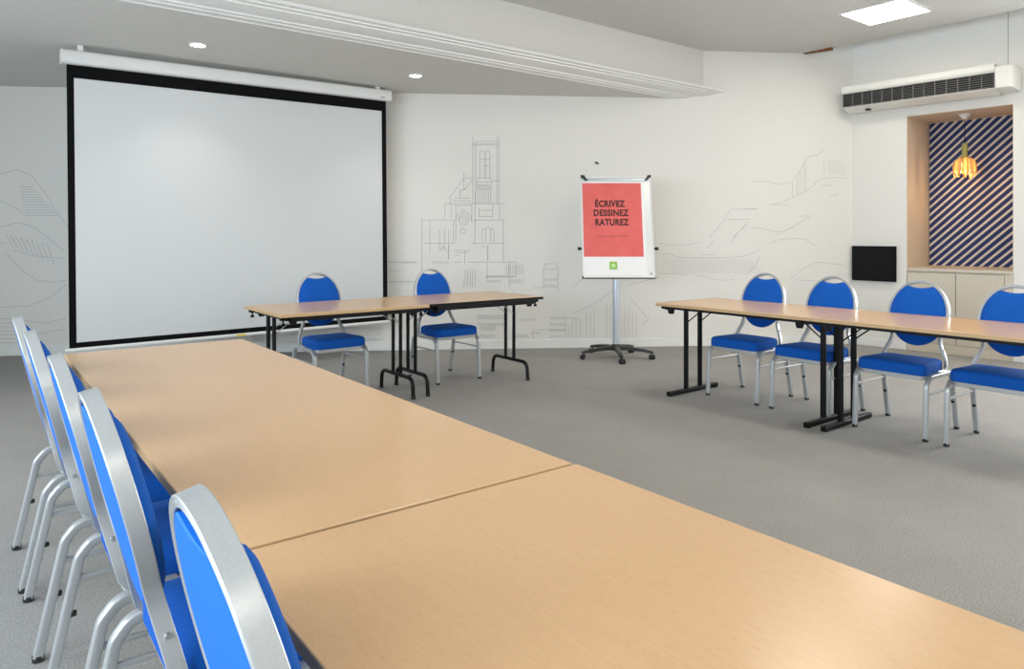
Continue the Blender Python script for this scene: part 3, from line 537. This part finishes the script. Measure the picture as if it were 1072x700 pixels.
NEAR = [(.445, .905, 'nearest blue chair, its oval back biggest in the foreground by the table joint'),
        (.421, 1.64, 'second blue chair from the front along the near table, behind the foreground chair'),
        (.409, 2.19, 'middle blue chair of the five along the left side of the long table'),
        (.388, 2.785, 'fourth blue chair from the front along the long table'),
        (.378, 3.31, 'farthest blue chair of the row along the long table, at the far left')]
for i, (x, y, lb) in enumerate(NEAR): chair(x, y, R(90), lb, gn)
chair(2.318, 5.475, R(2), 'blue chair behind the far table, in front of the projection screen', gf)
chair(3.413, 5.478, R(1), 'blue chair behind the far tables, right of the screen below the church drawing', gf)
RIGHT = [(3.355, 'blue chair behind the left end of the right tables, beside the black leg'),
         (2.785, 'blue chair behind the doubled table legs, below the wall monitor'),
         (2.165, 'blue chair at the right tables in front of the beige cupboard doors'),
         (1.605, 'blue chair at the right tables cut by the right edge of the photo')]
for i, (y, lb) in enumerate(RIGHT): chair(4.972, y, R(-90) + R((.8, -.5, .3, .6)[i]), lb, gr)

# ------------------------------------------------------------------ tables
ZT = .745
def table(name, label, loc, rz, L, W, style, group, inset=.073, black_edge=False, foot=.60, rail=.020):
    t = thing(name, label, 'table', (loc[0], loc[1], 0), rz, group)
    bm = new(); box(bm, -L / 2, L / 2, -W / 2, W / 2, ZT - .024, ZT, 0, 1)
    bmesh.ops.recalc_face_normals(bm, faces=bm.faces[:])
    for f in bm.faces: f.material_index = 0 if f.normal.z > .5 else 1
    obj('tabletop', bm, ['beech', 'black' if black_edge else 'beech_edge'], t, False, .003)
    zr = ZT - .024
    for s in (-1, 1):
        bm = new(); y = s * (W / 2 - (.035 if rail < .025 else .014))
        box(bm, -L / 2 + .085, L / 2 - .085, y - .012, y + .012, zr - rail, zr); obj('side_rail', bm, 'black', t, False, .003)
    for e in (-1, 1):
        x = e * (L / 2 - inset)
        bm = new(); box(bm, x - .015, x + .015, -W / 2 + .047, W / 2 - .047, zr - .03, zr); obj('cross_rail', bm, 'black', t, False, .003)
        for s in (-1, 1):                             # folding bracket at each corner
            y = s * (W / 2 - .06); bm = new()
            pr_ = [(-.055, 0), (.075, 0), (.066, -.02), (.056, -.058), (.022, -.058), (.010, -.028), (-.055, -.022)]
            va = [bm.verts.new((x + a * -e, y - .012, zr - .002 + b)) for a, b in pr_]; vb_ = [bm.verts.new((x + a * -e, y + .012, zr - .002 + b)) for a, b in pr_]
            for i in range(len(pr_)): bm.faces.new((va[i], va[(i + 1) % len(pr_)], vb_[(i + 1) % len(pr_)], vb_[i]))
            bm.faces.new(va); bm.faces.new(vb_[::-1])
            br = obj('folding_bracket', bm, 'black', t, False, .002)
            if style == 'T': continue
            bm = new(); rod(bm, (x + .03 * e, y, zr - .004), (x + .03 * e, y, zr - .052), .006); lathe(bm, [(.012, zr - .062), (.015, zr - .058), (.015, zr - .048), (.008, zr - .044)], 12, (x + .03 * e, y)); obj('latch_knob', bm, 'black', br, True)
        if style == 'T':
            for s in (-1, 1):
                bm = new(); sweep(bm, [(x, s * .088, .04), (x, s * .088, zr)], rrect(.034, .026, .005, 2), (0, 1, 0)); obj('leg', bm, 'black', t, True)
            bm = new(); f = foot / 2
            pts = [(x, -f, .022), (x, f, .022)]
            sweep(bm, pts, rrect(.036, .034, .005, 2), (0, 0, 1)); fb = obj('foot_bar', bm, 'black', t, True, .003)
            for s in (-1, 1):
                bm = new(); lathe(bm, [(.013, 0), (.015, .002), (.015, .008)], 12, (x, s * (f - .03))); obj('glide', bm, 'rubber', fb, True)
        else:
            for s in (-1, 1):
                bm = new(); rod(bm, (x, s * .062, .155), (x, s * .062, zr), .0145, 14); obj('leg', bm, 'black', t, True)
            bm = new(); f = foot / 2 - .018
            pts = fillet([(x, -f, .012), (x, -f + .012, .158), (x, f - .012, .158), (x, f, .012)], .075, 8)
            sweep(bm, pts, circle(.0155, 12), (1, 0, 0)); fb = obj('foot_bar', bm, 'black', t, True)
            for s in (-1, 1):
                bm = new(); lathe(bm, [(.015, 0), (.0175, .002), (.0175, .022), (.015, .024)], 14, (x, s * f)); obj('foot_cap', bm, 'rubber', fb, True)
        yy = .088 if style == 'T' else .062
        for s in (-1, 1):                             # thin folding stay from post up to the underside
            bm = new(); rod(bm, (x - e * .012, s * yy, ZT - .17), (x - e * .20, s * yy, zr - .004), .005); obj('brace', bm, 'chrome' if style == 'U' else 'black', t, True)
    return t
table('folding_table', 'long bare beech table running from the joint towards the projection screen', (.7375, 2.507), R(90), 2.53, .785, 'T', 'near row of tables', .12)
table('folding_table', 'beech table in the foreground at the bottom right, before the table joint', (.7425, -.033), R(90), 2.53, .785, 'T', 'near row of tables', .12)
table('folding_table', 'black-edged far table on arched legs in front of the screen', (2.253, 5.142), 0, 1.164, .785, 'U', 'far tables in front of the back wall', .073, False, .575, .030)
table('folding_table', 'black-edged far table on arched legs, nearer the flipchart', (3.418, 5.162), R(-.3), 1.160, .785, 'U', 'far tables in front of the back wall', .073, True, .565, .034)
table('folding_table', 'right-hand beech table on flat-footed legs, the end next to the flipchart', (4.722, 3.142), R(90), 1.310, .755, 'T', 'right row of tables', .072, False, .62)
table('folding_table', 'right-hand beech table running out of the right side of the photo', (4.722, 1.829), R(90), 1.310, .755, 'T', 'right row of tables', .045, False, .62)

# ------------------------------------------------------------------ flipchart easel
TH = R(37.445)
fx, fy = 5.39, 5.247
t = thing('flipchart_easel', 'white flipchart easel on a silver pole with black castor base', 'flipchart', (fx, fy, 0), -TH)
lean = math.atan2(.25, 1.065); Lb = 1.094
bd = Vector((0, math.sin(lean), math.cos(lean))); bn = Vector((0, -math.cos(lean), math.sin(lean)))
BO = Vector((.018, -.09, .84))
def bp(u, v, d=0): return BO + Vector((u - .375, 0, 0)) + bd * (Lb - v) + bn * d     # u from left, v from top
def bbox(bm, u0, u1, v0, v1, d0, d1):
    vs = [bm.verts.new(bp(u, v, d)) for u in (u0, u1) for v in (v0, v1) for d in (d0, d1)]
    for q in [(0, 1, 3, 2), (4, 6, 7, 5), (0, 4, 5, 1), (2, 3, 7, 6), (0, 2, 6, 4), (1, 5, 7, 3)]: bm.faces.new([vs[i] for i in q])
bm = new(); bbox(bm, .004, .746, .02, 1.085, -.014, 0); obj('board', bm, 'whiteboard', t)
bm = new()
for q in ((0, .75, 0, .018), (0, .012, .018, 1.078), (.738, .75, .018, 1.078)): bbox(bm, *q, -.018, .006)
obj('frame', bm, 'white', t, False, .002)
bm = new(); bbox(bm, 0, .75, 1.072, 1.096, -.018, .004); bbox(bm, .005, .745, 1.078, 1.096, .004, .028); bbox(bm, .03, .745, 1.094, 1.102, -.012, .030); tr_ = obj('pen_tray', bm, 'whiteboard', t, False, .002)
bm = new(); bbox(bm, .02, .74, 1.0965, 1.1045, -.01, .032); obj('tray_lip', bm, 'darkplastic', tr_)
bm = new(); bbox(bm, .03, .72, .026, .046, .004, .016); obj('clamp_bar', bm, 'alu', t, False, .003)
for u0, u1, u2 in ((.0, .075, .02), (.75, .675, .73)):
    bm = new()
    poly = [(u0, -.012), ((u0 + u1) / 2, -.010), ((u0 * .3 + u1 * .7), .02), (u1, .048), ((u0 * .4 + u1 * .6), .048), (u2, .02), (u0, .008)]
    va = [bm.verts.new(bp(u, v, .005)) for u, v in poly]; vb_ = [bm.verts.new(bp(u, v, .028)) for u, v in poly]
    for i in range(len(poly)): bm.faces.new((va[i], va[(i + 1) % len(poly)], vb_[(i + 1) % len(poly)], vb_[i]))
    bm.faces.new(va); bm.faces.new(vb_[::-1]); obj('paper_clip', bm, 'darkplastic', t)
for u in (-.006, .731):
    bm = new(); bbox(bm, u, u + .025, 1.074, 1.102, -.02, .010); obj('corner_cap', bm, 'darkplastic', t, False, .003)
for u, s in ((0, -1), (.75, 1)):
    bm = new(); c0 = bp(u, .785, -.004); rod(bm, c0, c0 + Vector((s * .022, 0, 0)), .009); rod(bm, c0 + Vector((s * .012, 0, 0)), c0 + Vector((s * .045, 0, 0)), .017, 12)
    obj('side_knob', bm, 'darkplastic', t, True)
bm = new(); rod(bm, (0, 0, .10), (0, 0, .98), .036, 24); rod(bm, (0, 0, .95), tuple(bp(.357, .55, -.042)), .022, 16); obj('pole', bm, 'alu', t, True)
bs_bm = new(); lathe(bs_bm, [(.03, .075), (.055, .08), (.055, .115), (.042, .135), (.04, .145)], 24); base = obj('base_hub', bs_bm, 'darkplastic', t, True)
a0 = -90
for k in range(5):
    a = R(a0 + 72 * k); c, s = math.cos(a), math.sin(a)
    bm = new(); prv = []
    sects = [(.03, .128, .082, .030), (.14, .122, .085, .026), (.28, .105, .075, .022), (.375, .088, .062, .019), (.388, .080, .066, .014)]
    for rr, zt, zb, hw in sects:
        ring = []
        for q, z in ((-hw, zb), (hw, zb), (hw, zt - .008), (hw * .6, zt), (-hw * .6, zt), (-hw, zt - .008)): ring.append(bm.verts.new((rr * c - q * s, rr * s + q * c, z)))
        prv.append(ring)
    for r0, r1 in zip(prv, prv[1:]):
        for i in range(6): bm.faces.new((r0[i], r0[(i + 1) % 6], r1[(i + 1) % 6], r1[i]))
    bm.faces.new(prv[0][::-1]); bm.faces.new(prv[-1]); arm = obj('base_arm', bm, 'darkplastic', t, True)
    bm = new(); px, py = .365 * c, .365 * s; b2 = a + R((25, -50, 70, 10, -30)[k]); ax = Vector((-math.sin(b2), math.cos(b2), 0)); off = Vector((math.cos(b2), math.sin(b2), 0)) * .012
    cc = Vector((px, py, .026)) + off
    for q in (-.016, .016): rod(bm, cc + ax * (q - .009), cc + ax * (q + .009), .026, 20)
    rod(bm, cc - ax * .01, cc + ax * .01, .02, 16); rod(bm, (px, py, .04), (px, py, .075), .008, 10)
    obj('caster', bm, 'rubber', arm, True)
# printed sheet held by the clips
t2 = thing('paper_poster', 'white paper sheet with coral red panel and French words, clipped to the flipchart', 'poster', (fx, fy, 0), -TH)
bm = new(); bbox(bm, .014, .668, .052, 1.066, .001, .003); sh = obj('paper_sheet', bm, 'paper', t2)
bm = new(); bbox(bm, .017, .640, .072, .872, .0031, .0036); obj('red_panel', bm, 'red', sh)
def lettering(name, body, uc, vc, width, height, mt, parent, d=.0042, bold=0.0):
    cu = bpy.data.curves.new(name, 'FONT'); cu.body = body; cu.size = 1; cu.align_x = 'CENTER'; cu.offset = bold; cu.extrude = 0; cu.space_character = 1.08
    tmp = bpy.data.objects.new(name, cu); COL.objects.link(tmp)
    dg = bpy.context.evaluated_depsgraph_get(); me = bpy.data.meshes.new_from_object(tmp.evaluated_get(dg)); bpy.data.objects.remove(tmp); bpy.data.curves.remove(cu)
    xs = [v.co.x for v in me.vertices]; caps = .70
    x0, x1 = min(xs), max(xs)
    for v in me.vertices:
        u = uc + ((v.co.x - (x0 + x1) / 2) / (x1 - x0)) * width; vv = vc + height / 2 - v.co.y / caps * height
        v.co = bp(u, vv, d)
    me.materials.clear(); me.materials.append(M[mt]); o = bpy.data.objects.new(name, me); link(o, parent)
    so = o.modifiers.new('ink', 'SOLIDIFY'); so.thickness = .0006; return o
lettering('lettering', '\u00c9CRIVEZ', .306, .298, .318, .066, 'ink', sh, bold=.045)
lettering('lettering', 'DESSINEZ', .316, .398, .372, .066, 'ink', sh, bold=.045)
lettering('lettering', 'RATUREZ', .322, .500, .356, .066, 'ink', sh, bold=.045)
bm = new(); rnd = random.Random(3); u = .155
while u < .485:
    w = rnd.choice((.008, .011, .014)); bbox(bm, u, u + w, .650 - rnd.choice((0, .003)), .659, .0037, .0041); u += w + .005
obj('small_print', bm, 'inkfaint', sh)
bm = new(); bbox(bm, .280, .360, .925, 1.005, .0031, .0036); lg = obj('logo', bm, 'green', sh)
bm = new(); bbox(bm, .298, .340, .944, .986, .0037, .0041); obj('logo_mark', bm, 'palegreen', lg)
bm = new(); bbox(bm, .700, .722, 1.040, 1.052, .0002, .0009); bbox(bm, .692, .732, 1.058, 1.064, .0002, .0009); obj('maker_mark', bm, 'greytext', t)

# ------------------------------------------------------------------ right wall: monitor, air unit, cupboard, stripes, pendant
yaw_r = math.atan2(RD.y, RD.x)                          # local x runs along the wall to the right as seen, local -y ... room side is +(-RN)
def on_right(name, label, cat, s, z, d=0): return thing(name, label, cat, rw(s, d, z), yaw_r)
# in these frames: x along wall (towards camera), y = INTO the wall is +? -> rotate (0,1) by yaw_r gives (-RD.y, RD.x) = away from room
t = on_right('wall_monitor', 'small black monitor mounted low on the wall beside the recess', 'monitor', .25, .955)
bm = new(); box(bm, -.24, .24, -.05, -.012, -.201, .201); obj('casing', bm, 'blackmatt', t, False, .004)
bm = new(); box(bm, -.228, .228, -.0515, -.0498, -.186, .190); obj('display', bm, 'monitor', t)
bm = new(); box(bm, -.09, .09, -.012, 0, -.09, .09); obj('wall_bracket', bm, 'blackmatt', t)

t = on_right('air_conditioner', 'long white air conditioner with a dark louvred grille, hung high on the right wall', 'air conditioner', 0, 2.72)
def acbox(bm, s0, s1, d0, d1, z0, z1): box(bm, s0, s1, -d1, -d0, z0 - 2.72, z1 - 2.72)
bm = new()                                              # casing: back body with slanting underside
prof = [(0, 2.72), (.10, 2.70), (.27, 2.742), (.285, 2.75), (.285, 2.752), (.25, 2.752), (.25, 2.905), (.285, 2.905), (.30, 2.93), (.302, 2.985), (0, 2.985)]
va = [bm.verts.new((.0, -d, z - 2.72)) for d, z in prof]; vb_ = [bm.verts.new((1.505, -d, z - 2.72)) for d, z in prof]
for i in range(len(prof)): bm.faces.new((va[i], va[(i + 1) % len(prof)], vb_[(i + 1) % len(prof)], vb_[i]))
bm.faces.new(va); bm.faces.new(vb_[::-1]); obj('casing', bm, 'acwhite', t)
bm = new(); acbox(bm, .006, 1.50, .2502, .256, 2.753, 2.904); gr_ = obj('grille_back', bm, 'grille_dark', t)
for i in range(7):
    bm = new(); z = 2.764 + i * .0222; acbox(bm, .004, 1.502, .262, .280, z, z + .002); obj('louvre', bm, 'grille', gr_)
for i in range(15):
    bm = new(); s = .006 + i * .1062; acbox(bm, s, s + .0028, .260, .284, 2.752, 2.905); obj('grille_bar', bm, 'grille', gr_)
bm = new(); pl = [(1.505, .0), (1.66, .0), (1.66, .25), (1.645, .285), (1.61, .298), (1.505, .298)]
va = [bm.verts.new((s, -d, 2.722 - 2.72 + (.018 if d > .2 else 0))) for s, d in pl]; vb_ = [bm.verts.new((s, -d, 2.962 - 2.72)) for s, d in pl]
for i in range(len(pl)): bm.faces.new((va[i], va[(i + 1) % len(pl)], vb_[(i + 1) % len(pl)], vb_[i]))
bm.faces.new(va); bm.faces.new(vb_[::-1]); obj('end_cover', bm, 'acwhite', t, False, .012, 3)
bm = new(); rod(bm, (1.60, -.22, .24), (1.60, -.22, Z_HIGH - 2.72), .0035); obj('hanger_rod', bm, 'greytext', t)
bm = new(); lathe(bm, [(.012, .24), (.012, .252), (.006, .256)], 12, (1.60, -.22)); obj('hanger_nut', bm, 'darkplastic', t)
for s in (.2, .24, 1.42, 1.47):
    bm = new(); acbox(bm, s, s + .02, .20, .25, 2.984, 2.992); obj('clip', bm, 'darkplastic', t)
bm = new(); acbox(bm, .22, .27, .15, .19, 2.700, 2.722); obj('drain_plug', bm, 'darkplastic', t)

t = on_right('cupboard', 'beige low cupboard with two flat doors built in under the striped recess', 'cupboard', (A0 + A1) / 2, 0)
hw = (A1 - A0) / 2
bm = new(); box(bm, -hw + .003, hw - .003, .02, AD - .02, .0, AZ0 - .034); obj('carcass', bm, 'beige', t)
bm = new(); box(bm, -hw + .003, hw - .003, -.004, .02, 0, .10); obj('plinth', bm, 'beige', t, False, .002)
bm = new(); box(bm, -hw + .004, hw - .004, -.004, AD - .02, AZ0 - .032, AZ0); obj('worktop', bm, 'beige', t, False, .003)
bm = new(); box(bm, hw - .075, hw - .003, .0, .02, .104, AZ0 - .036); obj('side_stile', bm, 'beige', t, False, .002)
for a, b in ((-hw + .006, -.020), (-.014, hw - .080)):
    bm = new(); box(bm, a, b, -.002, .02, .106, AZ0 - .048); obj('door', bm, 'beige', t, False, .002)
t = on_right('striped_panel', 'navy and cream diagonal striped panel at the back of the recess', 'wall panel', (A0 + A1) / 2, AZ0)
bm = new(); box(bm, -hw + .014, hw - .008, AD - .028, AD - .0065, .012, AZ1 - AZ0 - .012); tag(t, t['label'], 'wall panel')
obj('striped_face', bm, 'stripe', t)
bm = new(); box(bm, -hw + .014, hw - .008, AD - .034, AD - .0065, 0, .012); box(bm, -hw + .014, hw - .008, AD - .034, AD - .0065, AZ1 - AZ0 - .018, AZ1 - AZ0 - .008); obj('edge_strip', bm, 'beech_edge', t)

t = on_right('pendant_lamp', 'lit amber pendant lamp with an olive neck hanging in the recess', 'lamp', 1.075, AZ1 - .006, -.30)
bm = new(); lathe(bm, [(.062, 0), (.062, -.006), (.022, -.052), (.008, -.058)], 28); obj('ceiling_rose', bm, 'white', t, True)
bm = new(); rod(bm, (0, 0, -.055), (0, 0, -.32), .004); obj('cord', bm, 'blackmatt', t)
bm = new(); lathe(bm, [(.012, -.315), (.026, -.318), (.029, -.335), (.029, -.44), (.036, -.465), (.045, -.478), (.03, -.48)], 24); obj('neck', bm, 'olive', t, True)
bm = new()                                              # shade: ring of drooping ribbed petals
NP = 10
for k in range(NP):
    a = 2 * PI * k / NP; prof = [(.034, -.470), (.070, -.490), (.100, -.525), (.110, -.575), (.108, -.63), (.098, -.66 - .03 * (k % 3) * .7)]
    L_, R2 = [], []
    for i, (r, z) in enumerate(prof):
        w = (.011, .020, .028, .031, .027, .012)[i]
        c, s = math.cos(a), math.sin(a)
        L_.append((bm.verts.new((r * c + w * s, r * s - w * c, z)), bm.verts.new(((r + .007) * c, (r + .007) * s, z)), bm.verts.new((r * c - w * s, r * s + w * c, z))))
    for p, q in zip(L_, L_[1:]):
        bm.faces.new((p[0], p[1], q[1], q[0])); bm.faces.new((p[1], p[2], q[2], q[1]))
o = obj('lamp_shade', bm, 'amber', t, True); so = o.modifiers.new('thickness', 'SOLIDIFY'); so.thickness = .004
bm = new(); lathe(bm, [(.012, -.475), (.014, -.50), (.026, -.53), (.031, -.555), (.027, -.58), (.012, -.596), (.002, -.599)], 20); obj('bulb', bm, 'bulb', t, True)
l = bpy.data.lights.new('lamp', 'POINT'); l.energy = 4.5; l.color = (1, .62, .28); l.shadow_soft_size = .03
o = bpy.data.objects.new('lamp', l); link(o, t); o.location = (0, 0, -.64)

# ------------------------------------------------------------------ sky, camera, colour management
w = bpy.data.worlds.new('world'); scene.world = w; w.use_nodes = True
bg = w.node_tree.nodes['Background']; bg.inputs['Color'].default_value = (.80, .90, 1.0, 1); bg.inputs['Strength'].default_value = 1.2
cd = bpy.data.cameras.new('camera'); cam = bpy.data.objects.new('camera', cd); COL.objects.link(cam)
F = 744.35
cd.sensor_fit = 'HORIZONTAL'; cd.sensor_width = 36; cd.lens = F / 1072 * 36; cd.shift_y = -(350 - 246.2) / 1072; cd.clip_start = .02
cam.location = (0, 0, 1.28); cam.rotation_euler = (R(90), 0, -TH); scene.camera = cam
vs = scene.view_settings; vs.view_transform = 'Standard'; vs.look = 'None'; vs.gamma = 1; vs.use_curve_mapping = False; vs.exposure = EXPOSURE
